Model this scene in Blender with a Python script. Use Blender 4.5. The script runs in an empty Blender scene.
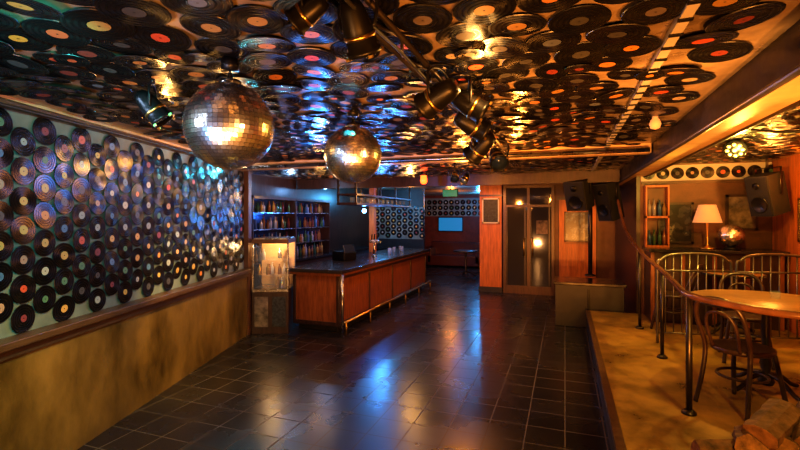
import bpy, math, random
from math import sin, cos, pi, radians, atan2
from mathutils import Vector, Matrix, noise
random.seed(7)
A = math.atan(165/450); SA, CA = sin(A), cos(A)
def cw(X, Y):            # plan position measured from the doorway axis -> room axes
    return (X*CA - Y*SA, X*SA + Y*CA)

# ------------------------------------------------------------------ materials
def mat(name, col, rough=0.5, metal=0.0, var=0.0, vscale=6.0, bump=0.0, bscale=30.0, emit=None, estr=0.0, spec=0.5, alpha=1.0, trans=0.0, rvar=0.0, stretch=None):
    m = bpy.data.materials.new(name); m.use_nodes = True
    nt = m.node_tree; N = nt.nodes; L = nt.links
    b = N['Principled BSDF']
    b.inputs['Base Color'].default_value = (*col, 1)
    b.inputs['Roughness'].default_value = rough
    b.inputs['Metallic'].default_value = metal
    b.inputs['Specular IOR Level'].default_value = spec
    b.inputs['Alpha'].default_value = alpha
    b.inputs['Transmission Weight'].default_value = trans
    tc = N.new('ShaderNodeTexCoord'); mp = N.new('ShaderNodeMapping')
    L.new(tc.outputs['Object'], mp.inputs['Vector'])
    if stretch: mp.inputs['Scale'].default_value = stretch
    if var > 0 or rvar > 0:
        n = N.new('ShaderNodeTexNoise'); n.inputs['Scale'].default_value = vscale
        n.inputs['Detail'].default_value = 6; n.inputs['Roughness'].default_value = 0.65
        L.new(mp.outputs[0], n.inputs['Vector'])
        if var > 0:
            r = N.new('ShaderNodeValToRGB')
            r.color_ramp.elements[0].position = 0.3; r.color_ramp.elements[1].position = 0.7
            r.color_ramp.elements[0].color = (*[max(0, c*(1-var)) for c in col], 1)
            r.color_ramp.elements[1].color = (*[min(1, c*(1+var)) for c in col], 1)
            L.new(n.outputs['Fac'], r.inputs[0]); L.new(r.outputs[0], b.inputs['Base Color'])
        if rvar > 0:
            mr = N.new('ShaderNodeMapRange'); mr.inputs['To Min'].default_value = max(0.02, rough-rvar); mr.inputs['To Max'].default_value = rough+rvar
            mr.inputs['From Min'].default_value = 0.3; mr.inputs['From Max'].default_value = 0.7
            L.new(n.outputs['Fac'], mr.inputs[0]); L.new(mr.outputs[0], b.inputs['Roughness'])
    if bump > 0:
        n2 = N.new('ShaderNodeTexNoise'); n2.inputs['Scale'].default_value = bscale; n2.inputs['Detail'].default_value = 4
        L.new(mp.outputs[0], n2.inputs['Vector'])
        bp = N.new('ShaderNodeBump'); bp.inputs['Strength'].default_value = bump; bp.inputs['Distance'].default_value = 0.01
        L.new(n2.outputs['Fac'], bp.inputs['Height']); L.new(bp.outputs[0], b.inputs['Normal'])
    if emit:
        b.inputs['Emission Color'].default_value = (*emit, 1); b.inputs['Emission Strength'].default_value = estr
    return m

M = {}
M['black'] = mat('black_metal', (0.015, 0.015, 0.017), 0.35, 0.6, rvar=0.1)
M['iron'] = mat('iron', (0.06, 0.05, 0.045), 0.35, 0.8, var=0.3)
M['greyiron'] = mat('grey_iron', (0.18, 0.165, 0.15), 0.35, 0.8, var=0.3)
M['steel'] = mat('steel', (0.4, 0.4, 0.42), 0.28, 1.0, rvar=0.1)
M['brass'] = mat('brass', (0.6, 0.38, 0.12), 0.3, 1.0)
M['cream'] = mat('record_backing', (0.15, 0.19, 0.175), 0.6, 0, var=0.5, vscale=2)
M['ceil'] = mat('ceiling_paint', (0.40, 0.30, 0.20), 0.33, 0.35, var=0.6, vscale=3, rvar=0.12)
M['ochre'] = mat('ochre_panel', (0.15, 0.088, 0.018), 0.42, 0, var=0.8, vscale=1.8, bump=0.4, bscale=18, rvar=0.15, stretch=(1, 1, .5))
M['ledge'] = mat('ledge_wood', (0.08, 0.042, 0.02), 0.35, 0, var=0.4, vscale=4, bump=0.2, stretch=(1, 6, 6))
M['wood'] = mat('bar_wood', (0.22, 0.07, 0.022), 0.3, 0, var=0.5, vscale=5, stretch=(6, 6, .7), bump=0.1)
M['wood2'] = mat('orange_wood', (0.42, 0.12, 0.022), 0.4, 0, var=0.4, vscale=5, stretch=(5, 5, .6))
M['railwood'] = mat('rail_wood', (0.12, 0.05, 0.025), 0.25, 0, var=0.4)
M['dark'] = mat('dark_paint', (0.02, 0.018, 0.018), 0.5, 0, var=0.4)
M['darkwood'] = mat('dark_wood', (0.04, 0.02, 0.014), 0.33, 0, var=0.5, vscale=6, stretch=(4, 4, .6))
M['doorwood'] = mat('door_wood', (0.10, 0.045, 0.02), 0.33, 0, var=0.4, vscale=6, stretch=(4, 4, .6))
M['counter'] = mat('counter_top', (0.02, 0.018, 0.02), 0.22, 0, rvar=0.08)
M['tabletop'] = mat('table_wood', (0.30, 0.16, 0.06), 0.3, 0, var=0.4, vscale=5, stretch=(1, 8, 1), bump=0.08)
M['platform'] = mat('platform_floor', (0.24, 0.14, 0.028), 0.38, 0, var=0.75, vscale=1.8, bump=0.15, bscale=20, rvar=0.15)
M['brownwall'] = mat('brown_wall', (0.11, 0.045, 0.018), 0.45, 0, var=0.4, vscale=3)
M['redwall'] = mat('red_wall', (0.12, 0.02, 0.012), 0.6, 0, var=0.3)
M['glass'] = mat('glass', (0.5, 0.6, 0.65), 0.04, 0, alpha=0.10)
M['doorglass'] = mat('door_glass', (0.035, 0.032, 0.03), 0.06, 0, spec=0.9)
M['white'] = mat('white_paint', (0.5, 0.47, 0.42), 0.4)
M['beige'] = mat('beige_beam', (0.6, 0.4, 0.2), 0.45, 0, var=0.3, vscale=3)
M['log'] = mat('log_bark', (0.10, 0.05, 0.025), 0.8, 0, var=0.8, vscale=9, bump=0.9, bscale=22)
M['logcut'] = mat('log_cut', (0.26, 0.12, 0.04), 0.7, 0, var=0.7, vscale=12, bump=0.4)
M['shade'] = mat('lamp_shade', (0.6, 0.35, 0.17), 0.7, 0, emit=(1, 0.38, 0.12), estr=0.45)
M['amber_em'] = mat('amber_lens', (1, 0.6, 0.2), 0.3, emit=(1, 0.5, 0.06), estr=5)
M['white_em'] = mat('white_lens', (1, 1, 1), 0.3, emit=(0.9, 0.93, 1), estr=150)
M['blue_em'] = mat('blue_lens', (.3, .5, 1), 0.3, emit=(0.1, 0.35, 1), estr=80)
M['blue_dim'] = mat('blue_glow', (.02, .06, .15), 0.3, emit=(0.02, 0.28, 0.6), estr=0.6)
M['lens'] = mat('glass_lens', (0.04, 0.07, 0.16), 0.12, 0.6)
M['red_em'] = mat('red_lens', (1, .1, .02), 0.3, emit=(1, 0.08, 0.01), estr=6)
M['green_em'] = mat('green_sign', (.03, .2, .1), 0.3, emit=(0.1, 0.8, 0.4), estr=0.15)
M['mesh'] = mat('speaker_grille', (0.012, 0.012, 0.013), 0.6, 0.3, bump=0.6, bscale=200)
M['felt'] = mat('speaker_box', (0.02, 0.02, 0.02), 0.7, bump=0.3, bscale=120)
M['cable'] = mat('cable_rubber', (0.02, 0.02, 0.02), 0.5)
M['paper'] = mat('paper_print', (0.16, 0.12, 0.08), 0.7, var=0.8, vscale=9)
M['chalk'] = mat('chalkboard', (0.03, 0.035, 0.035), 0.6, var=0.9, vscale=30)
M['grout'] = mat('ball_core', (0.05, 0.04, 0.035), 0.5)
M['sofa'] = mat('sofa_leather', (0.08, 0.02, 0.015), 0.35)
for i, c in enumerate([(0.04, 0.1, 0.05), (0.2, 0.08, 0.03), (0.3, 0.3, 0.33), (0.12, 0.03, 0.03), (0.05, 0.12, 0.25), (0.3, 0.18, 0.05)]):
    M['bot%d' % i] = mat('bottle_glass_%d' % i, c, 0.08, 0, spec=0.8)

def poster_mat(name, c1, c2, c3, scale):
    m = bpy.data.materials.new(name); m.use_nodes = True; N = m.node_tree.nodes; L = m.node_tree.links; b = N['Principled BSDF']
    tc = N.new('ShaderNodeTexCoord'); n = N.new('ShaderNodeTexNoise'); n.inputs['Scale'].default_value = scale; n.inputs['Detail'].default_value = 3
    L.new(tc.outputs['Object'], n.inputs['Vector']); r = N.new('ShaderNodeValToRGB'); r.color_ramp.interpolation = 'CONSTANT'
    e = r.color_ramp.elements; e[0].color = (*c1, 1); e[1].position = 0.52; e[1].color = (*c2, 1); k = e.new(0.62); k.color = (*c3, 1)
    L.new(n.outputs['Fac'], r.inputs[0]); L.new(r.outputs[0], b.inputs['Base Color']); b.inputs['Roughness'].default_value = 0.25
    return m
M['poster_bw'] = poster_mat('poster_bw', (0.015, 0.015, 0.017), (0.05, 0.05, 0.055), (0.25, 0.24, 0.22), 6)
M['poster_blue'] = poster_mat('poster_blue', (0.02, 0.03, 0.045), (0.06, 0.1, 0.13), (0.16, 0.2, 0.22), 8)

def floor_mat():
    m = bpy.data.materials.new('black_floor_tiles'); m.use_nodes = True; N = m.node_tree.nodes; L = m.node_tree.links; b = N['Principled BSDF']
    tc = N.new('ShaderNodeTexCoord'); br = N.new('ShaderNodeTexBrick')
    br.offset = 0; br.squash = 1; br.inputs['Scale'].default_value = 1
    br.inputs['Brick Width'].default_value = 0.3; br.inputs['Row Height'].default_value = 0.3
    br.inputs['Mortar Size'].default_value = 0.005; br.inputs['Mortar Smooth'].default_value = 0.2
    br.inputs['Color1'].default_value = (0.010, 0.010, 0.010, 1); br.inputs['Color2'].default_value = (0.018, 0.016, 0.014, 1)
    br.inputs['Mortar'].default_value = (0.085, 0.062, 0.04, 1); br.inputs['Bias'].default_value = -0.2
    L.new(tc.outputs['Object'], br.inputs['Vector']); L.new(br.outputs['Color'], b.inputs['Base Color'])
    n = N.new('ShaderNodeTexNoise'); n.inputs['Scale'].default_value = 1.1; n.inputs['Detail'].default_value = 4
    L.new(tc.outputs['Object'], n.inputs['Vector'])
    mr = N.new('ShaderNodeMapRange'); mr.inputs['From Min'].default_value = .3; mr.inputs['From Max'].default_value = .7
    mr.inputs['To Min'].default_value = 0.22; mr.inputs['To Max'].default_value = 0.33
    L.new(n.outputs['Fac'], mr.inputs[0])
    ad = N.new('ShaderNodeMath'); ad.operation = 'MULTIPLY_ADD'; L.new(br.outputs['Fac'], ad.inputs[0]); ad.inputs[1].default_value = 0.5; L.new(mr.outputs[0], ad.inputs[2])
    L.new(ad.outputs[0], b.inputs['Roughness'])
    n2 = N.new('ShaderNodeTexNoise'); n2.inputs['Scale'].default_value = 4; L.new(tc.outputs['Object'], n2.inputs['Vector'])
    hm = N.new('ShaderNodeMath'); hm.operation = 'MULTIPLY_ADD'; L.new(br.outputs['Fac'], hm.inputs[0]); hm.inputs[1].default_value = -0.6; L.new(n2.outputs['Fac'], hm.inputs[2])
    bp = N.new('ShaderNodeBump'); bp.inputs['Strength'].default_value = 0.14; bp.inputs['Distance'].default_value = 0.01
    L.new(hm.outputs[0], bp.inputs['Height']); L.new(bp.outputs[0], b.inputs['Normal'])
    b.inputs['Specular IOR Level'].default_value = 0.6
    return m
M['floor'] = floor_mat()

def vinyl_mat(name, spec, r0, r1):
    m = bpy.data.materials.new(name); m.use_nodes = True; N = m.node_tree.nodes; L = m.node_tree.links; b = N['Principled BSDF']
    b.inputs['Base Color'].default_value = (0.005, 0.005, 0.006, 1)
    b.inputs['Anisotropic'].default_value = 0.8; b.inputs['Specular IOR Level'].default_value = spec
    uv = N.new('ShaderNodeUVMap'); uv.uv_map = 'polar'
    tg = N.new('ShaderNodeTangent'); tg.direction_type = 'UV_MAP'; tg.uv_map = 'polar'; L.new(tg.outputs[0], b.inputs['Tangent'])
    sp = N.new('ShaderNodeSeparateXYZ'); L.new(uv.outputs[0], sp.inputs[0])
    w = N.new('ShaderNodeMath'); w.operation = 'MULTIPLY'; w.inputs[1].default_value = 34; L.new(sp.outputs[1], w.inputs[0])
    s = N.new('ShaderNodeMath'); s.operation = 'SINE'; L.new(w.outputs[0], s.inputs[0])
    mr = N.new('ShaderNodeMapRange'); mr.inputs['From Min'].default_value = -1; mr.inputs['To Min'].default_value = r0; mr.inputs['To Max'].default_value = r1
    L.new(s.outputs[0], mr.inputs[0]); L.new(mr.outputs[0], b.inputs['Roughness'])
    return m
def label_mat():
    m = bpy.data.materials.new('record_label'); m.use_nodes = True; N = m.node_tree.nodes; L = m.node_tree.links; b = N['Principled BSDF']
    a = N.new('ShaderNodeAttribute'); a.attribute_name = 'Col'; L.new(a.outputs['Color'], b.inputs['Base Color']); b.inputs['Roughness'].default_value = 0.45
    return m
M['vinyl'] = vinyl_mat('vinyl', 0.4, .22, .36); M['vinyl_wall'] = vinyl_mat('vinyl_wall', 0.26, .22, .3); M['label'] = label_mat()

# ------------------------------------------------------------------ mesh builder
class MB:
    def __init__(s): s.v = []; s.f = []; s.m = []; s.sm = []; s.mats = []; s.T = Matrix.Identity(4)
    def mi(s, k):
        if k not in s.mats: s.mats.append(k)
        return s.mats.index(k)
    def add(s, vs, fs, k, smooth=False):
        o = len(s.v); s.v += [tuple(s.T @ Vector(p)) for p in vs]; i = s.mi(k)
        for f in fs: s.f.append([o+q for q in f]); s.m.append(i); s.sm.append(smooth)
    def box(s, c, d, k, R=None):
        x, y, z = [q/2 for q in d]
        vs = [Vector((i*x, j*y, l*z)) for i in (-1, 1) for j in (-1, 1) for l in (-1, 1)]
        if R is not None: vs = [R @ p for p in vs]
        vs = [p+Vector(c) for p in vs]
        s.add(vs, [(0, 1, 3, 2), (4, 6, 7, 5), (0, 4, 5, 1), (2, 3, 7, 6), (0, 2, 6, 4), (1, 5, 7, 3)], k)
    def bx(s, x0, x1, y0, y1, z0, z1, k): s.box(((x0+x1)/2, (y0+y1)/2, (z0+z1)/2), (x1-x0, y1-y0, z1-z0), k)
    def lathe(s, prof, k, c=(0, 0, 0), n=24, R=None, smooth=True):
        vs = []; fs = []
        for r, z in prof:
            for j in range(n):
                p = Vector((r*cos(2*pi*j/n), r*sin(2*pi*j/n), z))
                if R is not None: p = R @ p
                vs.append(p+Vector(c))
        for i in range(len(prof)-1):
            for j in range(n):
                fs.append((i*n+j, i*n+(j+1) % n, (i+1)*n+(j+1) % n, (i+1)*n+j))
        if prof[0][0] > 1e-5: fs.append(tuple(range(n))[::-1])
        if prof[-1][0] > 1e-5: fs.append(tuple(range((len(prof)-1)*n, len(prof)*n)))
        s.add(vs, fs, k, smooth)
    def tube(s, pts, r, k, n=8, sub=6, closed=False):
        P = [Vector(p) for p in pts]
        if sub > 1 and len(P) > 2:
            Q = []; m = len(P); rng = m if closed else m-1
            for i in range(rng):
                if closed: p0, p1, p2, p3 = P[i-1], P[i], P[(i+1) % m], P[(i+2) % m]
                else: p0 = P[max(i-1, 0)]; p1 = P[i]; p2 = P[i+1]; p3 = P[min(i+2, m-1)]
                for t in range(sub):
                    t = t/sub
                    Q.append(0.5*((2*p1)+(p2-p0)*t+(2*p0-5*p1+4*p2-p3)*t*t+(3*p1-p0-3*p2+p3)*t**3))
            if not closed: Q.append(P[-1])
            P = Q
        m = len(P); vs = []; up = None
        for i in range(m):
            if closed: t = (P[(i+1) % m]-P[i-1])
            else: t = P[min(i+1, m-1)]-P[max(i-1, 0)]
            t = t.normalized()
            if up is None: up = Vector((0, 0, 1)) if abs(t.z) < 0.9 else Vector((1, 0, 0))
            a = t.cross(up)
            if a.length < 1e-4: a = t.cross(Vector((0.3, 1, 0.2)))
            a.normalize(); b = a.cross(t).normalized(); up = b
            for j in range(n): vs.append(P[i]+a*(r*cos(2*pi*j/n))+b*(r*sin(2*pi*j/n)))
        fs = []
        for i in range(m if closed else m-1):
            for j in range(n):
                q = (i+1) % m; fs.append((i*n+j, i*n+(j+1) % n, q*n+(j+1) % n, q*n+j))
        if not closed: fs += [tuple(range(n))[::-1], tuple(range((m-1)*n, m*n))]
        s.add(vs, fs, k, True)
    def build(s, name, loc=(0, 0, 0), rz=0, bevel=0, parent=None):
        me = bpy.data.meshes.new(name); me.from_pydata(s.v, [], s.f)
        for k in s.mats: me.materials.append(M[k])
        me.polygons.foreach_set('material_index', s.m); me.polygons.foreach_set('use_smooth', s.sm); me.update()
        o = bpy.data.objects.new(name, me); bpy.context.collection.objects.link(o)
        o.location = loc; o.rotation_euler = (0, 0, rz)
        if bevel:
            b = o.modifiers.new('bevel', 'BEVEL'); b.width = bevel; b.segments = 2; b.limit_method = 'ANGLE'; b.angle_limit = radians(50)
        if parent: o.parent = parent
        return o
def single(name, x0, x1, y0, y1, z0, z1, k, bevel=0):
    b = MB(); b.bx(x0, x1, y0, y1, z0, z1, k); return b.build(name, bevel=bevel)

LABC = [(0.6, 0.36, 0.12), (0.55, 0.08, 0.03), (0.5, 0.48, 0.4), (0.06, 0.16, 0.32), (0.7, 0.25, 0.04), (0.08, 0.2, 0.12), (0.55, 0.36, 0.08), (0.2, 0.04, 0.05), (0.06, 0.06, 0.065), (0.4, 0.26, 0.18), (0.3, 0.34, 0.35)]
LABC2 = [(0.5, 0.2, 0.05), (0.5, 0.08, 0.03), (0.4, 0.3, 0.2), (0.12, 0.1, 0.1), (0.6, 0.2, 0.03), (0.06, 0.06, 0.06), (0.35, 0.2, 0.06), (0.2, 0.04, 0.03), (0.05, 0.05, 0.05), (0.1, 0.12, 0.16)]
def records(name, items, n=22, jit=.035, vin='vinyl', pal=LABC):
    vs = []; fs = []; mi = []; uv = []; vc = []
    for c, nrm, r in items:
        nrm = (Vector(nrm)+Vector([random.gauss(0, jit) for _ in range(3)])).normalized()
        a = nrm.orthogonal().normalized(); b = nrm.cross(a); o = len(vs); c = Vector(c); col = random.choice(pal)
        th = random.random()*6.28; lr = random.choice([0.26, 0.30, 0.32, 0.33])
        rings = [(1, 0), (0.985, 0.003), (lr, 0.003), (lr, 0.0035), (0.04, 0.0035)]
        for rr, z in rings:
            for j in range(n):
                t = 2*pi*j/n+th; vs.append(c+a*(r*rr*cos(t))+b*(r*rr*sin(t))+nrm*z); vc.append((*col, 1))
        for i in (0, 1, 3):
            for j in range(n):
                k = (j+1) % n
                fs.append((o+i*n+j, o+i*n+k, o+(i+1)*n+k, o+(i+1)*n+j)); mi.append(1 if i == 3 else 0)
                ra, rb = rings[i][0], rings[i+1][0]
                uv += [j/n, ra, (j+1)/n, ra, (j+1)/n, rb, j/n, rb]
        fs.append(tuple(o+4*n+j for j in range(n))); mi.append(0)
        for j in range(n): uv += [j/n, 0]
    me = bpy.data.meshes.new(name); me.from_pydata(vs, [], fs)
    me.materials.append(M[vin]); me.materials.append(M['label']); me.polygons.foreach_set('material_index', mi)
    u = me.uv_layers.new(name='polar'); u.data.foreach_set('uv', uv)
    ca = me.color_attributes.new('Col', 'FLOAT_COLOR', 'POINT'); ca.data.foreach_set('color', [q for c in vc for q in c]); me.update()
    o = bpy.data.objects.new(name, me); bpy.context.collection.objects.link(o); return o

# ------------------------------------------------------------------ room shell
H = 2.5
S = Vector(cw(-2.73, -1.5)); E = Vector(cw(-2.29, 6.7))
b = MB(); b.bx(-7.2, 3.0, -3.2, 16.2, -0.1, 0, 'floor'); b.build('floor')
b = MB(); b.bx(-7.2, 3.0, -3.2, 16.2, H, H+0.1, 'ceil'); b.build('ceiling')
d = (E-S); LW = d.length; rz = atan2(d.y, d.x)
b = MB()
b.bx(0, LW, 0, 0.12, 0.98, H, 'cream'); b.bx(0, LW, -0.05, 0.12, 0, 0.93, 'ochre')
b.bx(LW-0.09, LW+0.03, -0.07, 0.14, 0.0, H, 'brownwall')
wl = b.build('wall_left', (S.x, S.y, 0), rz)
b = MB(); b.bx(0, LW-0.1, -0.13, -0.0, 0.93, 0.98, 'ledge'); b.bx(0, LW-0.1, -0.075, -0.05, 0.86, 0.93, 'ledge')
b.build('trim_1', (S.x, S.y, 0), rz, bevel=0.006)
b = MB(); b.bx(0, LW-0.1, -0.06, -0.0, H-0.07, H-0.03, 'ledge'); b.bx(0, LW-0.1, -0.05, -0.01, H-0.02, H, 'beige')
b.tube([(0, -.09, H-.07), (LW*.4, -.09, H-.08), (LW*.7, -.09, H-.06), (LW-.12, -.09, H-.07)], 0.012, 'cable')
b.build('trim_2', (S.x, S.y, 0), rz)
dn = d.normalized(); nin = Vector((dn.y, -dn.x))
items = []; col = 0; x = 0.1
while x < LW-0.16:
    for r in range(9):
        z = 1.075+r*0.194+(0.097 if col % 2 else 0)
        if z < H-0.14:
            p = S+dn*x+nin*0.012
            items.append(((p.x, p.y, z+random.gauss(0, .003)), (nin.x, nin.y, 0), 0.096+random.uniform(-.003, .002)))
    x += 0.168; col += 1
records('vinyl_record_collection', items, 26, .04, 'vinyl_wall')
single('wall_rear', -7.2, 3.0, -3.3, -3.2, 0, H, 'dark')
single('wall_right', 2.66, 2.8, -3.2, 7.6, 0, H, 'wood2')
single('wall_alcove', 1.05, 2.66, 7.52, 7.64, 0, H, 'brownwall')
single('wall_passage', 1.0, 1.05, 7.52, 10.5, 0, H, 'darkwood')
single('wall_back', -1.33, 1.05, 10.5, 10.62, 0, H, 'brownwall')
single('wall_corridor', -1.5, -1.38, 10.95, 16, 0, H, 'redwall')
single('wall_far', -7.2, -1.38, 16, 16.12, 0, H, 'redwall')
single('wall_bar_side', -5.35, -5.24, 5.5, 12, 0, H, 'darkwood')
single('wall_bar_end', -5.22, -3.7, 12, 12.1, 0, H, 'dark')
single('wall_west', -7.3, -7.2, -3.2, 16.1, 0, H, 'dark')
single('wall_bar_return', -5.3, E.x-0.07, 5.42, 5.5, 0, H, 'darkwood')
b = MB(); b.bx(-1.86, -1.36, 10.45, 10.92, 0, H, 'wood2'); b.bx(-1.88, -1.34, 10.43, 10.94, 0, 0.12, 'dark'); b.bx(-1.88, -1.34, 10.43, 10.94, 2.2, 2.24, 'darkwood')
b.build('column')
b = MB(); b.bx(-0.12, 0.62, 10.42, 10.495, 0, 2.1, 'wood2'); b.bx(-0.16, 0.66, 10.4, 10.495, 2.1, 2.16, 'darkwood'); b.build('wood_paneling')
b = MB(); b.bx(0.86, 1.12, -3.1, 10.4, 2.34, 2.499, 'beige'); b.bx(0.84, 0.86, -3.1, 10.4, 2.32, 2.499, 'black'); b.bx(1.12, 1.14, -3.1, 10.4, 2.32, 2.499, 'black')
b.tube([(0.83, -3, 2.3), (0.83, 10.3, 2.3)], 0.018, 'greyiron', sub=1)
b.build('ceiling_beam')
b = MB(); b.bx(-4.4, 0.83, 5.2, 5.34, 2.40, 2.499, 'beige'); b.tube([(-4.4, 5.12, 2.42), (0.8, 5.12, 2.42)], 0.025, 'steel', sub=1); b.build('trim_3')
b = MB(); b.bx(-5.2, 0.83, 8.0, 8.15, 2.3, 2.499, 'darkwood'); b.build('trim_4')
b = MB(); b.bx(0.39, 0.43, 0.3, 7.8, 2.465, 2.499, 'white')
for k in range(50): b.bx(0.385, 0.435, 0.4+k*.148, 0.42+k*.148, 2.458, 2.466, 'black')
b.build('ceiling_track')
items = []
def ok(x, y):
    p = Vector((x, y))-S
    if p.dot(nin) < 0.2 and y < 5.6: return False
    if x < -4.9: return False
    if abs(x-0.41) < 0.11: return False
    return True
row = 0; y = 0.2
while y < 10.2:
    x = -5.0+(0.12 if row % 2 else 0)
    while x < 0.74:
        if ok(x, y) and not (5.07 < y < 5.45) and not (7.88 < y < 8.27):
            r = random.choice([0.112, 0.122, 0.118, 0.112, 0.085])
            items.append(((x+random.gauss(0, .012), y+random.gauss(0, .012), H-0.014-random.random()*.01), (0, 0, -1), r))
            if r < .09: items.append(((x+.115, y+random.gauss(0, .03), H-0.035), (0, 0, -1), .07))
        x += 0.23
    y += 0.2; row += 1
row = 0; y = 1.0
while y < 7.4:
    x = 1.28+(0.115 if row % 2 else 0)
    while x < 2.55:
        items.append(((x, y, H-0.014), (0, 0, -1), 0.108)); x += 0.232
    y += 0.2; row += 1
records('vinyl_record_ceiling_cover', items, 22, .055, 'vinyl', LABC2)
items = []
for k in range(9): items.append(((1.16+k*0.185, 7.505, 2.37), (0, -1, 0), 0.085))
records('vinyl_record_display', items, 18)
items = []
for i in range(9):
    for j in range(5): items.append(((-5.1+i*0.17, 11.985, 1.2+j*0.17+(0.085 if i % 2 else 0)), (0, -1, 0), 0.08))
records('vinyl_record_display', items, 18)
items = []
for i in range(24):
    for j in range(3): items.append(((-6.6+i*0.21, 15.98, 1.85+j*0.2), (0, -1, 0), 0.09))
records('vinyl_record_display', items, 18)
b = MB(); b.bx(1.06, 2.65, 7.508, 7.52, 2.26, 2.49, 'white'); b.bx(1.06, 2.65, 7.48, 7.52, 2.22, 2.26, 'ledge'); b.build('trim_5')
b = MB(); b.bx(-5.2, -3.72, 11.99, 12.0, 1.1, 2.0, 'cream'); b.build('trim_6')
b = MB(); b.bx(-7, -1.6, 15.985, 16.0, 1.74, 2.4, 'cream'); b.build('trim_7')

# ------------------------------------------------------------------ platform
b = MB()
b.bx(0.32, 2.65, -3.19, 7.5, 0.001, 0.285, 'dark'); b.bx(0.36, 2.65, -3.19, 7.5, 0.285, 0.3, 'platform')
b.bx(0.30, 0.36, -3.19, 7.51, 0.25, 0.303, 'ledge')
b.build('platform', bevel=0.002)

# ------------------------------------------------------------------ bar
b = MB()
b.bx(-3.95, -3.16, 5.98, 10.4, 0.1, 0.88, 'wood'); b.bx(-3.9, -3.22, 6.05, 10.35, 0, 0.1, 'dark')
b.bx(-4.02, -3.05, 5.86, 10.45, 0.90, 0.955, 'counter'); b.bx(-4.0, -3.08, 5.9, 10.43, 0.86, 0.90, 'wood')
for k in range(5):
    y = 5.98+k*1.1; b.bx(-3.16, -3.146, y-0.03 if k else y, y+0.03, 0.1, 0.86, 'darkwood')
b.bx(-3.16, -3.142, 5.98, 10.4, 0.1, 0.16, 'darkwood'); b.bx(-3.16, -3.142, 5.98, 10.4, 0.8, 0.86, 'darkwood')
for x in (-3.95, -3.2): b.bx(x, x+0.05, 5.96, 5.98, 0.1, 0.86, 'darkwood')
b.bx(-3.95, -3.16, 5.962, 5.98, 0.1, 0.16, 'darkwood')
b.build('bar_counter', bevel=0.006)
b = MB(); b.tube([(-3.0, 5.85, 0.2), (-3.0, 10.3, 0.2)], 0.02, 'brass', sub=1)
for k in range(6): b.tube([(-3.0, 5.9+k*.87, 0.2), (-3.0, 5.9+k*.87, 0.0)], 0.015, 'brass', sub=1)
b.tube([(-3.02, 5.82, 0), (-3.02, 5.82, 0.9)], 0.022, 'steel', sub=1)
b.build('foot_rail')
b = MB(); b.tube([(0, 0, 0), (0, 0, .3)], .025, 'steel', sub=1); b.tube([(-.18, 0, .3), (.18, 0, .3)], .03, 'steel', sub=1)
for x in (-.13, 0, .13): b.tube([(x, 0, .3), (x, -.06, .3), (x, -.08, .24)], .01, 'steel'); b.tube([(x, 0, .32), (x, -.01, .44)], .014, 'black', sub=1)
b.lathe([(.06, 0), (.06, .015), (.03, .03)], 'steel'); b.build('beer_tap', (-3.55, 8.2, .956), radians(90))
b = MB()
for k in range(9):
    c = (random.uniform(-.1, .1), -.5+k*.13, 0)
    b.lathe([(.028, 0), (.033, .11), (.03, .11), (.026, .01)], 'glass', c, 12)
b.build('drinking_glass_set', (-3.5, 9.2, .957))
b = MB(); b.box((0, 0, .08), (.3, .32, .16), 'black'); b.box((0, -.12, .2), (.26, .04, .16), 'lens', Matrix.Rotation(radians(-20), 3, 'X')); b.build('cash_register', (-3.75, 7.3, .957), 1.2, bevel=.01)
b = MB(); b.bx(-3.85, -3.45, 7.2, 10.2, 1.95, 1.99, 'darkwood'); b.bx(-3.85, -3.45, 7.2, 10.2, 2.12, 2.15, 'darkwood')
for y in (7.22, 8.2, 9.2, 10.16):
    for x in (-3.83, -3.48): b.box((x, y, 2.22), (.03, .03, .555), 'iron')
for k in range(22): b.lathe([(.03, 0), (.034, .1), (.03, .1), (.026, .01)], 'glass', (-3.55-.14*(k % 2), 7.35+k*.13, 1.991), 10)
b.build('overhead_glass_rack')
b = MB(); b.bx(-4.02, -3.9, 9.0, 9.12, .957, 2.49, 'wood2'); b.build('bar_post')
b = MB()
b.bx(-5.23, -4.75, 6.2, 11.1, 0, 0.9, 'darkwood'); b.bx(-5.23, -4.7, 6.2, 11.1, 0.9, 0.94, 'counter')
for z in (1.2, 1.5, 1.8): b.bx(-5.23, -4.98, 6.3, 9.0, z, z+0.012, 'steel')
for y in (6.3, 7.6, 8.95): b.bx(-5.23, -4.97, y, y+0.03, 0.94, 2.1, 'darkwood')
b.bx(-5.235, -5.225, 6.3, 9.0, 0.94, 2.1, 'lens')
b.bx(-5.23, -4.97, 6.3, 9.0, 2.05, 2.1, 'darkwood')
b.build('back_bar_shelf')
b = MB()
for z in (0.942, 1.214, 1.514, 1.814):
    y = 6.42
    while y < 8.85:
        if abs(y-7.615) > .06:
            h = random.uniform(.16, .22 if z > 1.7 else .25); r = random.uniform(.024, .036)
            b.lathe([(r, 0), (r, h*.6), (r*.4, h*.75), (r*.38, h), (0, h)], 'bot%d' % random.randrange(6), (-5.09+random.uniform(-.03, .03), y, z), 10)
        y += random.uniform(.08, .13)
b.build('bottle_collection')
b = MB(); b.bx(-.3, .3, -.28, .28, 0, 0.85, 'black'); b.bx(-.27, .27, -.29, -.28, .08, .8, 'blue_dim'); b.build('bar_fridge', (-4.6, 11.5, 0), 0)
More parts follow.
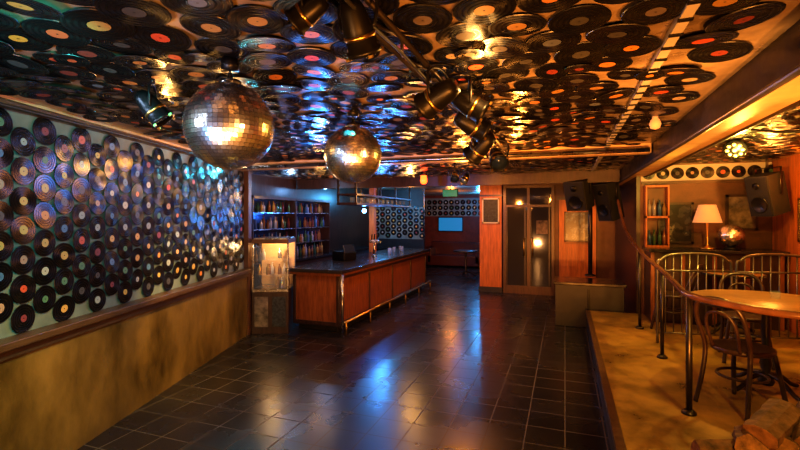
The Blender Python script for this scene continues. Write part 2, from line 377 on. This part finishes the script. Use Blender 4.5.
# showcase
b = MB(); w = .27
b.bx(-w, w, -w, w, 0, .62, 'darkwood'); b.bx(-w+.04, -.03, -w-.006, -w, .1, .55, 'paper'); b.bx(.03, w-.04, -w-.006, -w, .1, .55, 'chalk')
b.bx(-w, w, -w, w, .62, .66, 'steel'); b.bx(-w+.01, w-.01, w-.03, w-.02, .66, 1.34, 'beige')
for x in (-1, 1):
    for y in (-1, 1): b.box((x*(w-.012), y*(w-.012), 1.0), (.024, .024, .7), 'steel')
for z in (.85, 1.08): b.bx(-w+.03, w-.03, -w+.05, w-.03, z, z+.008, 'glass')
b.bx(-w+.03, w-.03, -w+.005, -w+.01, .67, 1.32, 'glass'); b.bx(w-.01, w-.005, -w+.03, w-.03, .67, 1.32, 'glass')
b.bx(-w, w, -w, w, 1.34, 1.40, 'brownwall'); b.bx(-w+.02, w-.02, -w+.02, w-.02, 1.40, 1.42, 'steel')
for k in range(16):
    zz = random.choice([.661, .859, 1.089]); x = random.uniform(-.2, .2); y = random.uniform(-.18, .18)
    b.lathe([(.03, 0), (.03, .1), (.012, .13), (.012, .16)], random.choice(['brass', 'bot5', 'bot1', 'steel', 'white']), (x, y, zz), 10)
b.build('display_cabinet', (*cw(-1.94, 6.96), 0), A+radians(2), bevel=.003)

# ------------------------------------------------------------------ door, frames
b = MB(); x0, x1 = -1.32, -0.22
b.bx(x0, x1, 10.46, 10.485, 0.001, 2.42, 'doorglass')
for x in (x0, (x0+x1)/2-.03, x1-.06): b.bx(x, x+.06, 10.42, 10.495, 0.001, 2.42, 'doorwood')
for x in (x0+.06, (x0+x1)/2+.03): b.bx(x, x+.03, 10.44, 10.495, 0.1, 1.95, 'darkwood'); b.bx(x+.40, x+.43, 10.44, 10.495, 0.1, 1.95, 'darkwood')
for z in (0.001, 1.95, 2.38): b.bx(x0, x1, 10.425, 10.495, z, z+(.18 if z < .1 else .05), 'doorwood')
for x in (-.86, -.68): b.tube([(x, 10.38, .85), (x, 10.38, 1.25)], .014, 'brass', sub=1); b.box((x, 10.4, .87), (.02, .05, .02), 'brass'); b.box((x, 10.4, 1.23), (.02, .05, .02), 'brass')
b.bx(-.6, -.36, 10.452, 10.46, 1.35, 1.65, 'paper')
b.build('door_1')
def frame(name, loc, w, h, km, kf='darkwood', rz=0, t=.03):
    b = MB(); b.box((0, 0, 0), (w, .02, h), km)
    for s in (-1, 1): b.box((s*w/2, -.005, 0), (t, .03, h+t), kf); b.box((0, -.005, s*h/2), (w+t, .03, t), kf)
    return b.build(name, loc, rz)
frame('chalkboard_sign', (-1.6, 10.41, 1.87), .36, .55, 'chalk', 'white')
frame('framed_screen', (.25, 10.38, 1.52), .5, .62, 'poster_blue', 'iron')
frame('framed_screen', (1.5, 7.49, 1.65), .42, .56, 'poster_bw', 'darkwood')
frame('framed_screen', (-3.9, 15.96, 1.45), .9, .5, 'blue_dim', 'black')  # blue screen on the far wall, drawn as a glowing panel
frame('framed_screen', (2.3, 7.49, 1.8), .34, .46, 'paper', 'darkwood')
frame('framed_screen', (2.63, 6.5, 1.7), .35, .5, 'poster_bw', 'brass', radians(-90))
b = MB(); b.box((0, 0, 0), (.35, .05, .16), 'green_em'); b.box((0, .03, 0), (.38, .04, .19), 'black'); b.tube([(0, .03, .09), (0, .03, .2)], .01, 'black', sub=1); b.build('exit_sign', (-2.6, 10.6, 2.3))
b = MB(); b.lathe([(.05, .1), (.06, 0), (.04, -.04), (0, -.05)], 'red_em', (0, 0, 0), 14); b.lathe([(.06, .1), (.06, .16)], 'black', n=14); b.build('ceiling_lamp', (*cw(.4, 7.6), 2.335))

b = MB(); b.box((0, 0, .22), (1.8, .8, .35), 'sofa'); b.box((0, .3, .55), (1.8, .22, .55), 'sofa')
for s in (-1, 1): b.box((s*.85, 0, .38), (.18, .8, .5), 'sofa')
for x in (-.8, .8):
    for y in (-.33, .33): b.box((x, y, .025), (.05, .05, .05), 'black')
b.build('sofa', (-3.6, 15.4, 0), 0, bevel=.05)
def small_table(name, loc, r=.35, h=.75, top='darkwood'):
    b = MB(); b.lathe([(0, h-.035), (r-.02, h-.035), (r, h-.025), (r, h-.008), (r-.01, h), (0, h)], top, n=40)
    b.lathe([(r*.985, h-.03), (r+.008, h-.03), (r+.008, h-.005), (r*.985, h-.005)], 'iron', n=40)
    b.lathe([(.05, h-.05), (.03, h-.12), (.028, .3), (.045, .22), (.03, .16), (.06, .08), (.05, .05)], 'iron', n=16)
    b.box((0, 0, h-.045), (r*1.1, .05, .02), 'iron'); b.box((0, 0, h-.045), (.05, r*1.1, .02), 'iron')
    for k in range(4):
        t = k*pi/2+.5; c, s = cos(t), sin(t)
        b.tube([(c*.03, s*.03, .14), (c*.14, s*.14, .11), (c*.24, s*.24, .04), (c*.3, s*.3, .02)], .018, 'iron')
    return b.build(name, loc)
small_table('cocktail_table', (-2.7, 12.9, 0.001))
b = MB(); b.bx(-.15, .85, 7.62, 8.25, 0, .66, 'dark'); b.bx(-.18, .88, 7.6, 8.28, .66, .70, 'counter'); b.bx(.33, .36, 7.605, 7.62, .08, .6, 'black'); b.build('low_cabinet', bevel=.006)

# ------------------------------------------------------------------ speakers + pole
def speaker(name, loc, w, h, d, rz, tilt):
    b = MB(); R = Matrix.Rotation(tilt, 3, 'X')
    b.box((0, 0, 0), (w, d, h), 'felt', R); b.box(R @ Vector((0, -d/2-.006, 0)), (w*.92, .012, h*.94), 'mesh', R)
    Rf = R @ Matrix.Rotation(pi/2, 3, 'X')
    b.lathe([(w*.36, 0), (w*.36, .008), (w*.33, .012), (w*.3, .004), (0, .002)], 'black', R @ Vector((0, -d/2-.012, -h*.2)), 20, Rf)
    b.lathe([(w*.15, 0), (w*.15, .008), (0, .004)], 'black', R @ Vector((0, -d/2-.012, h*.27)), 16, Rf)
    b.tube([(-w/2-.02, 0, 0), (-w/2-.02, 0, h*.65), (w/2+.02, 0, h*.65), (w/2+.02, 0, 0)], .012, 'iron', sub=1)
    if H-loc[2]-h*.65 > .01: b.tube([(0, 0, h*.65), (0, 0, H-loc[2])], .015, 'iron', sub=1)
    return b.build(name, loc, rz)
speaker('loudspeaker', (*cw(3.0, 7.55), 2.12), .34, .5, .32, radians(-25), radians(18))
speaker('loudspeaker', (*cw(3.45, 7.45), 2.0), .28, .62, .28, radians(-45), radians(14))
speaker('loudspeaker', (2.35, 6.8, 2.02), .28, .5, .28, radians(-55), radians(14))
b = MB(); b.tube([(0, 0, 0), (0, 0, H-.705)], .035, 'iron', n=12, sub=1); b.lathe([(.09, 0), (.09, .02), (.04, .04)], 'iron'); b.build('support_pole', (*cw(3.32, 7.85), .705))

# ------------------------------------------------------------------ handrail
cp = [(3.39, 7.0, 2.0), (3.3, 6.6, 1.57), (3.09, 5.8, 1.30), (2.68, 4.6, 1.19), (2.3, 3.75, 1.18), (2.12, 3.3, 1.17), (2.2, 2.97, 1.16), (2.36, 2.7, 1.155), (2.75, 2.45, 1.15), (3.25, 2.4, 1.15)]
P = [(*cw(x, y), z) for x, y, z in cp]
b = MB(); b.tube(P, .024, 'railwood', n=10)
for i in (2, 3, 5, 8):
    x, y, z = P[i]; b.tube([(x, y, .3), (x, y, z-.01)], .022 if i == 5 else .018, 'iron', sub=1); b.lathe([(.05, 0), (.05, .012), (.03, .03)], 'iron', (x, y, .301), 14)
b.build('handrail')
def arch_railing(name, p0, p1, zt, n=2):
    b = MB(); p0 = Vector(p0); p1 = Vector(p1); dd = (p1-p0)/n
    for k in range(n):
        q = lambda t, z: (*(p0+dd*(k+t)), z)
        b.tube([q(.03, .301), q(.03, zt-.18), q(.08, zt-.08), q(.2, zt-.02), q(.5, zt), q(.8, zt-.02), q(.92, zt-.08), q(.97, zt-.18), q(.97, .301)], .015, 'greyiron')
        b.tube([q(.03, .42), q(.97, .42)], .01, 'greyiron', sub=1); b.tube([q(.03, zt-.2), q(.97, zt-.2)], .01, 'greyiron', sub=1)
        for i in range(1, 9):
            t = .03+.94*i/9; top = zt-.005-.10*abs(2*t-1)**3.5
            b.tube([q(t, .42), q(t, top)], .007, 'greyiron', n=6, sub=1)
    return b.build(name)
arch_railing('metal_railing', cw(2.92, 5.15), cw(4.5, 4.85), 1.33)

# ------------------------------------------------------------------ chairs, tables
def bentwood(name, loc, rz):
    b = MB(); h = .45
    b.lathe([(0, h-.02), (.19, h-.025), (.205, h-.015), (.205, h+.008), (.19, h+.014), (.15, h+.006), (0, h+.004)], 'darkwood', n=28)
    for sx, sy in ((-1, 1), (1, 1)):
        b.tube([(sx*.14, sy*.13, h-.02), (sx*.17, sy*.16, .22), (sx*.19, sy*.2, 0.005)], .017, 'darkwood')
    L = [(-.19, -.24, 0.005), (-.17, -.19, .24), (-.165, -.17, h), (-.18, -.23, .64), (-.16, -.27, .76), (-.08, -.29, .83), (.08, -.29, .83), (.16, -.27, .76), (.18, -.23, .64), (.165, -.17, h), (.17, -.19, .24), (.19, -.24, 0.005)]
    b.tube(L, .017, 'darkwood')
    b.tube([(-.1, -.175, h), (-.11, -.23, .62), (-.08, -.26, .71), (0, -.275, .74), (.08, -.26, .71), (.11, -.23, .62), (.1, -.175, h)], .012, 'darkwood')
    b.tube([(.16*cos(t), .16*sin(t), .24) for t in [k*pi/4 for k in range(8)]], .011, 'darkwood', closed=True)
    return b.build(name, loc, rz)
T0 = cw(3.05, 3.75)
small_table('pub_table', (*T0, .301), .55, .75, 'tabletop')
bentwood('bentwood_chair', (*cw(2.6, 3.42), .301), radians(-50))
bentwood('bentwood_chair', (*cw(3.15, 3.05), .301), radians(20))
bentwood('bentwood_chair', (*cw(3.45, 4.5), .301), radians(170))
bentwood('bentwood_chair', (*cw(3.50, 5.75), .301), radians(60))
T1 = cw(4.1, 5.55)
small_table('pub_table', (*T1, .301), .32, .75, 'tabletop')
b = MB(); b.lathe([(.035, 0), (.04, .06), (.036, .06), (.03, .01)], 'glass'); b.build('candle_holder', (T0[0]+.1, T0[1]+.1, 1.052))

b = MB(); b.bx(1.1, 2.6, 6.98, 7.5, .301, 1.26, 'darkwood'); b.bx(1.07, 2.63, 6.92, 7.5, 1.26, 1.3, 'counter')
for k in range(5): b.bx(1.1+k*.36, 1.15+k*.36, 6.965, 6.98, .301, 1.26, 'wood')
b.build('side_counter', bevel=.005)
b = MB(); b.bx(-.15, .15, -.08, .08, 0, .03, 'wood2'); b.bx(-.15, .15, -.08, .08, .42, .45, 'wood2'); b.bx(-.15, .15, -.08, .08, .86, .89, 'wood2')
for x in (-.15, .13): b.bx(x, x+.02, -.08, .08, .03, .86, 'wood2')
for z in (.03, .45):
    for x in (-.09, -.03, .04, .1): h = random.uniform(.18, .24); b.lathe([(.025, 0), (.028, h*.6), (.011, h*.78), (.011, h), (0, h)], 'bot%d' % random.randrange(6), (x, 0, z), 10)
b.build('liquor_rack', (1.24, 7.38, 1.301))
b = MB(); b.lathe([(.09, 0), (.09, .02), (.03, .04), (.012, .07), (.012, .38)], 'brass', n=18)
b.lathe([(.17, .36), (.10, .60), (.095, .60), (.165, .36)], 'shade', n=28)
b.build('table_lamp', (1.80, 7.12, 1.301))
def mirror_ball(name, loc, r, hang, nu=58, nv=32, stand=False):
    b = MB(); b.lathe([(max(1e-6, r*.985*sin(pi*i/20)), -r*.985*cos(pi*i/20)) for i in range(21)], 'grout', n=40)
    for i in range(nv):
        t0 = pi*(i+.04)/nv; t1 = pi*(i+.96)/nv; tm = (t0+t1)/2
        m = max(6, int(nu*sin(tm)))
        for j in range(m):
            p0 = 2*pi*(j+.03)/m; p1 = 2*pi*(j+.97)/m; rr = r*1.0
            f = lambda t, p: Vector((sin(t)*cos(p), sin(t)*sin(p), cos(t)))*rr
            q = [f(t0, p0), f(t1, p0), f(t1, p1), f(t0, p1)]
            c = sum(q, Vector())/4; ax = Vector([random.gauss(0, 1) for _ in range(3)]).normalized(); R = Matrix.Rotation(random.gauss(0, .04), 3, ax)
            b.add([c+R @ (v-c) for v in q], [(0, 1, 2, 3)], 'mirror')
    if stand: b.lathe([(.09, -r-.04), (.09, -r-.02), (.04, -r+.01)], 'black', n=18)
    else:
        b.lathe([(.05, r-.01), (.05, r+.012), (.012, r+.02), (.012, r+.05)], 'steel', n=16)
        b.tube([(0, 0, r+.04), (0, 0, r+hang)], .006, 'steel', sub=1)
        b.lathe([(.04, r+hang), (.04, r+hang+.05)], 'black', n=16); b.tube([(0, 0, r+hang+.05), (0, 0, H-loc[2])], .008, 'black', sub=1)
    return b.build(name, loc)
mm = bpy.data.materials.new('mirror_tiles'); mm.use_nodes = True; pb = mm.node_tree.nodes['Principled BSDF']
pb.inputs['Metallic'].default_value = 1; pb.inputs['Roughness'].default_value = .27; pb.inputs['Base Color'].default_value = (1, .98, .96, 1)
M['mirror'] = mm
X1, Y1 = cw(-.79, 2.09); mirror_ball('mirror_ball', (X1, Y1, 2.165), .2, .06)
X2, Y2 = cw(-.33, 3.16); mirror_ball('mirror_ball', (X2, Y2, 2.18), .2, .07)
mirror_ball('mirror_ball', (2.08, 7.15, 1.301+.19), .15, 0, 30, 18, True)

# ------------------------------------------------------------------ stage lights
def aimR(v):
    return Vector(v).normalized().to_track_quat('-Z', 'Y').to_matrix()
def parcan(name, loc, aim, s=1.0, lens='lens', body='black', top=H):
    b = MB(); R = aimR(aim)
    b.lathe([(.0, .13*s), (.045*s, .13*s), (.06*s, .09*s), (.075*s, .0), (.078*s, -.09*s), (.088*s, -.095*s), (.088*s, -.115*s), (.074*s, -.115*s), (.072*s, -.06*s)], body, n=20, R=R)
    b.lathe([(.079*s, -.02*s), (.081*s, -.03*s), (.079*s, -.04*s)], 'brass', n=20, R=R)
    b.lathe([(.0, -.105*s), (.073*s, -.1*s), (.073*s, -.06*s)], lens, n=20, R=R)
    for a in range(4): b.box(R @ Vector((cos(a*pi/2+.78)*.09*s, sin(a*pi/2+.78)*.09*s, -.12*s)), (.02*s, .02*s, .015*s), 'brass', R)
    ax = R @ Vector((1, 0, 0)); u = Vector((0, 0, 1))
    b.tube([ax*.085*s, ax*.1*s+u*.03, ax*.1*s+u*.13*s, u*.17*s, -ax*.1*s+u*.13*s, -ax*.1*s+u*.03, -ax*.085*s], .009*s, body, sub=3)
    if top-loc[2] > .17*s+.01: b.tube([(0, 0, .17*s), (0, 0, top-loc[2])], .012, body, sub=1)
    return b.build(name, loc)
b = MB()
for dx in (-.04, .04): b.tube([(-.64+dx, .9, 2.45), (-.64+dx, 6.6, 2.45)], .012, 'iron', sub=1)
for k in range(12): b.tube([(-.68, 1.0+k*.44, 2.45), (-.60, 1.22+k*.44, 2.45)], .007, 'iron', sub=1); b.tube([(-.60, 1.22+k*.44, 2.45), (-.68, 1.44+k*.44, 2.45)], .007, 'iron', sub=1)
for y in (1.1, 3.0, 5.0, 6.5): b.tube([(-.64, y, 2.45), (-.64, y, H)], .012, 'iron', sub=1)
b.tube([(-.64, 1.0, 2.44), (-.6, 1.3, 2.38), (-.64, 1.8, 2.43), (-.6, 2.3, 2.37), (-.64, 3.1, 2.43), (-.6, 3.8, 2.38), (-.64, 4.4, 2.44)], .007, 'cable')
b.build('lighting_truss')
parcan('stage_light', (-.62, 1.30, 2.345), (.05, .5, -.7), .66, 'lens', top=2.43)
parcan('stage_light', (-.74, 1.20, 2.375), (-.8, -.1, -.5), .5, 'lens', top=2.43)
parcan('stage_light', (-.56, 2.05, 2.31), (-.9, .3, -.4), .8, 'lens', top=2.43)
parcan('stage_light', (-.46, 2.3, 2.32), (.8, .2, -.5), .75, 'lens', top=2.43)
parcan('stage_light', (-.55, 2.8, 2.32), (.7, .4, -.4), .85, 'lens', top=2.43)
parcan('stage_light', (-.60, 3.4, 2.27), (-.6, .3, -.5), .95, 'lens', top=2.43)
parcan('stage_light', (-.6, 4.3, 2.3), (.3, -.8, -.6), 1.0, 'lens', top=2.43)
parcan('stage_light', (*cw(-1.33, 2.42), 2.33), (.4, .3, -.6), .75, 'lens')
parcan('stage_light', (*cw(-2.12, 6.3), 2.44), (.55, -1, -.35), .4, 'white_em')
parcan('stage_light', (-4.0, 8.7, 1.86), (.5, -1, -.05), .55, 'blue_em', top=1.95)
parcan('stage_light', (*cw(.75, 6.2), 2.3), (.3, -1, -.8), .7, 'lens')
parcan('stage_light', (*cw(1.0, 6.9), 2.32), (-.3, -1, -.8), .7, 'lens')
Rm = Matrix.Rotation(radians(40), 3, 'X') 
b = MB(); b.lathe([(.0, 0), (.09, 0), (.1, .02), (.09, .05), (.03, .09)], 'black', n=24, R=Rm)
for k in range(8): b.lathe([(0, -.012), (.014, -.008), (.016, 0)], 'amber_em', Rm @ Vector((.06*cos(k*pi/4), .06*sin(k*pi/4), -.002)), 10, Rm)
b.lathe([(0, -.012), (.018, -.008), (.02, 0)], 'amber_em', Rm @ Vector((0, 0, -.002)), 10, Rm)
b.tube([(0, 0, .05), (0, 0, .12)], .012, 'black', sub=1)
Rz = b.build('led_spotlight', (*cw(3.2, 4.3), 2.38))
Rz.rotation_euler = (radians(-95), 0, radians(-25))
b = MB(); b.lathe([(1e-6, -.04), (.03, -.03), (.04, 0), (.03, .03), (.02, .04), (.02, .08)], 'shade', n=18); b.build('globe_lamp', (*cw(1.86, 3.28), 2.42))
b = MB(); b.tube([(0, 0, 0), (.5, .1, -.06), (1.1, -.1, -.05), (1.5, .1, 0)], .01, 'cable'); b.build('ceiling_cable', (1.15, 4.2, 2.46))

# ------------------------------------------------------------------ logs
def chunk(b, c, sx, sy, sz, rot, seed):
    n = 9; vs = []; fs = []; R = Matrix.Rotation(rot, 3, 'Z') @ Matrix.Rotation(.25*math.sin(seed), 3, 'Y'); m = 9
    prof = [1+.3*noise.noise(Vector((cos(2*pi*j/n)*1.5, sin(2*pi*j/n)*1.5, seed*3.1))) for j in range(n)]
    for i in range(m):
        t = i/(m-1)-.5
        for j in range(n):
            a = 2*pi*j/n; rr = prof[j]*(1+.16*noise.noise(Vector((i*.7, j*1.3, seed))))
            vs.append(R @ Vector((t*sx+.02*noise.noise(Vector((j, seed, i*5))), cos(a)*sy*rr, sin(a)*sz*rr))+Vector(c))
    for i in range(m-1):
        for j in range(n): fs.append((i*n+j, i*n+(j+1) % n, (i+1)*n+(j+1) % n, (i+1)*n+j))
    b.add(vs, fs, 'log'); b.add(vs[:n], [tuple(range(n))[::-1]], 'logcut'); b.add(vs[-n:], [tuple(range(n))], 'logcut')
b = MB(); c0 = cw(2.14, 2.52)
chunk(b, (-.14, .02, .1), .4, .085, .08, 1.3, 1); chunk(b, (.06, .03, .1), .4, .09, .08, 1.0, 2); chunk(b, (.26, .0, .1), .4, .09, .08, .7, 3)
chunk(b, (-.04, .02, .24), .36, .085, .07, .9, 4); chunk(b, (.16, .02, .24), .34, .09, .07, 1.2, 5); chunk(b, (-.3, -.1, .09), .3, .06, .055, .3, 6); chunk(b, (.36, .08, .25), .34, .085, .07, .5, 7)
b.build('firewood_pile', (*c0, .335))

# ------------------------------------------------------------------ lights
def pt(loc, e, col, r=.04):
    l = bpy.data.lights.new('light', 'POINT'); l.energy = e; l.color = col; l.shadow_soft_size = r
    o = bpy.data.objects.new('lamp_or_fill_light', l); o.location = loc; bpy.context.collection.objects.link(o)  # serves real lamps and also added fill lights without a fixture
def spot(loc, tgt, e, col, ang=60, r=.03, blend=.6):
    l = bpy.data.lights.new('light', 'SPOT'); l.energy = e; l.color = col; l.shadow_soft_size = r; l.spot_size = radians(ang); l.spot_blend = blend
    o = bpy.data.objects.new('spot_light', l); o.location = loc; bpy.context.collection.objects.link(o)
    o.rotation_euler = (Vector(tgt)-Vector(loc)).to_track_quat('-Z', 'Y').to_euler()
AMB = (1, .48, .12); ORG = (1, .33, .05); TEAL = (.05, .8, .9); BLU = (.05, .28, 1); YEL = (1, .6, .1)
def W(X, Y, z): return (*cw(X, Y), z)
spot(W(-.3, 3.0, 2.3), W(-2.4, 4.4, 1.8), 190, TEAL, 64, .02)
spot(W(-.9, 1.2, 2.3), W(-2.5, 2.8, 1.7), 150, (.08, .85, .8), 80)
spot(W(-2.05, 6.2, 2.38), W(-2.4, 3.0, 1.6), 30, (.05, .7, 1), 90, .02)
spot(W(-1.3, 2.0, 2.35), W(-2.5, 3.2, .1), 110, YEL, 50)
spot(W(-1.3, 4.0, 2.4), W(-2.4, 5.2, .2), 240, YEL, 56)
# ceiling washes: unseen uplights added low, mostly behind the camera
spot(W(-1.5, -.6, .5), W(-1.2, 3.2, 2.5), 300, (1, .45, .14), 85)
spot(W(-2.0, -.4, .8), W(-1.2, 2.4, 2.5), 260, (.08, .45, 1), 45)
spot(W(.9, -.8, .5), W(.9, 2.4, 2.5), 560, ORG, 85)
spot(W(.0, -.8, .4), W(1.0, 5, 2.5), 700, ORG, 55)
spot(W(1.2, 1.0, .8), W(1.6, 4.2, 2.5), 380, ORG, 80)
pt((-4.2, 7.2, 2.1), 12, AMB); pt(W(.9, 6.4, 2.15), 70, ORG, .03); pt(W(.2, 8.6, 2.15), 35, AMB, .03)
pt(W(-.9, 4.8, 2.2), 30, BLU, .03); pt(W(-1.7, 4.6, 2.25), 22, AMB, .03); pt(W(-.2, 6.6, 2.3), 25, BLU, .03)  # added mid-air points under the ceiling for record glints
pt(W(1.2, 4.6, 2.3), 25, ORG, .02); pt(W(.4, 2.2, 2.36), 4, AMB, .02); pt(W(-1.5, 2.9, 2.38), 5, AMB, .02)
# unseen spots added to brighten the mirror balls
spot(W(.5, .6, 1.9), (X1, Y1, 2.17), 40, (1, .5, .15), 14, .1); spot(W(-2.2, 1.0, 2.3), (X1, Y1, 2.17), 60, (.75, .85, 1), 18, .15); spot(W(-.5, .3, 1.0), (X1, Y1, 2.17), 60, (1, .7, .4), 18, .15)
spot(W(.9, 2.0, 2.1), (X2, Y2, 2.17), 40, (1, .45, .15), 16, .1); spot(W(-1.6, 2.2, 2.3), (X2, Y2, 2.17), 45, (.5, .7, 1), 18, .1); spot(W(-.3, .5, 1.0), (X2, Y2, 2.17), 80, (1, .65, .35), 14, .15)
# floor / near
spot(W(-.8, 3.0, 2.4), W(-1.4, 3.0, 0), 110, YEL, 90)
spot(W(.5, 4.0, 2.4), W(.2, 5.0, 0), 40, (.6, .5, .7), 90)
# bar + back
spot((-2.2, 6.6, 2.4), (-3.16, 7.3, .5), 75, ORG, 70); spot((-2.2, 9.2, 2.4), (-3.16, 9.2, .5), 75, ORG, 80)
spot((-3.4, 4.6, 2.4), (-3.5, 6.0, .4), 45, AMB, 50)
pt((-3.6, 8.6, 1.75), 40, BLU, .03); pt((-4.7, 7.0, 2.3), 10, (.3, .6, 1), .03); pt((-4.7, 8.3, 2.3), 12, (.2, .5, 1), .03); pt((-4.4, 10.6, 2.2), 50, (.1, .5, 1), .03)
spot((-1.5, 9.0, 2.4), (-1.6, 10.5, 1.2), 85, ORG, 80); spot((.2, 9.1, 2.4), (.25, 10.5, 1.0), 70, ORG, 65)
pt((-3.2, 13.2, 2.1), 30, ORG); pt((-2.6, 14.6, 2.2), 60, (.05, .4, 1)); pt((-2.5, 11.3, 2.2), 14, (.05, .35, 1))
# platform
pt(W(3.15, 4.15, 2.22), 75, YEL, .03); pt((1.80, 7.12, 1.78), 14, AMB, .05); spot((1.4, 1.6, 2.3), (1.1, 3.3, .3), 150, YEL, 90)
spot((.7, 5.5, 2.3), (.8, 5.8, .3), 70, YEL, 90); pt((2.2, 6.2, 2.2), 36, ORG)
spot((.6, 1.0, 1.2), (1.0, 3.4, 2.4), 200, AMB, 50)  # unseen uplight added to brighten the beam underside
pt(W(-1.94, 6.86, 1.30), 12, (1, .6, .25), .02)
w = bpy.data.worlds.new('world'); bpy.context.scene.world = w; w.use_nodes = True
w.node_tree.nodes['Background'].inputs[0].default_value = (.02, .022, .03, 1)

cam = bpy.data.cameras.new('camera'); cam.lens = 20.25; cam.sensor_width = 36; cam.shift_y = -9/800; cam.clip_start = .05
co = bpy.data.objects.new('camera', cam); co.location = (0, 0, 1.75); co.rotation_euler = (radians(90), 0, A); bpy.context.collection.objects.link(co)
bpy.context.scene.camera = co
vs = bpy.context.scene.view_settings
vs.view_transform = 'Standard'; vs.exposure = 0.0
for lk in ('Medium High Contrast', 'None'):
    try:
        vs.look = lk; break
    except Exception as ex: print(ex)
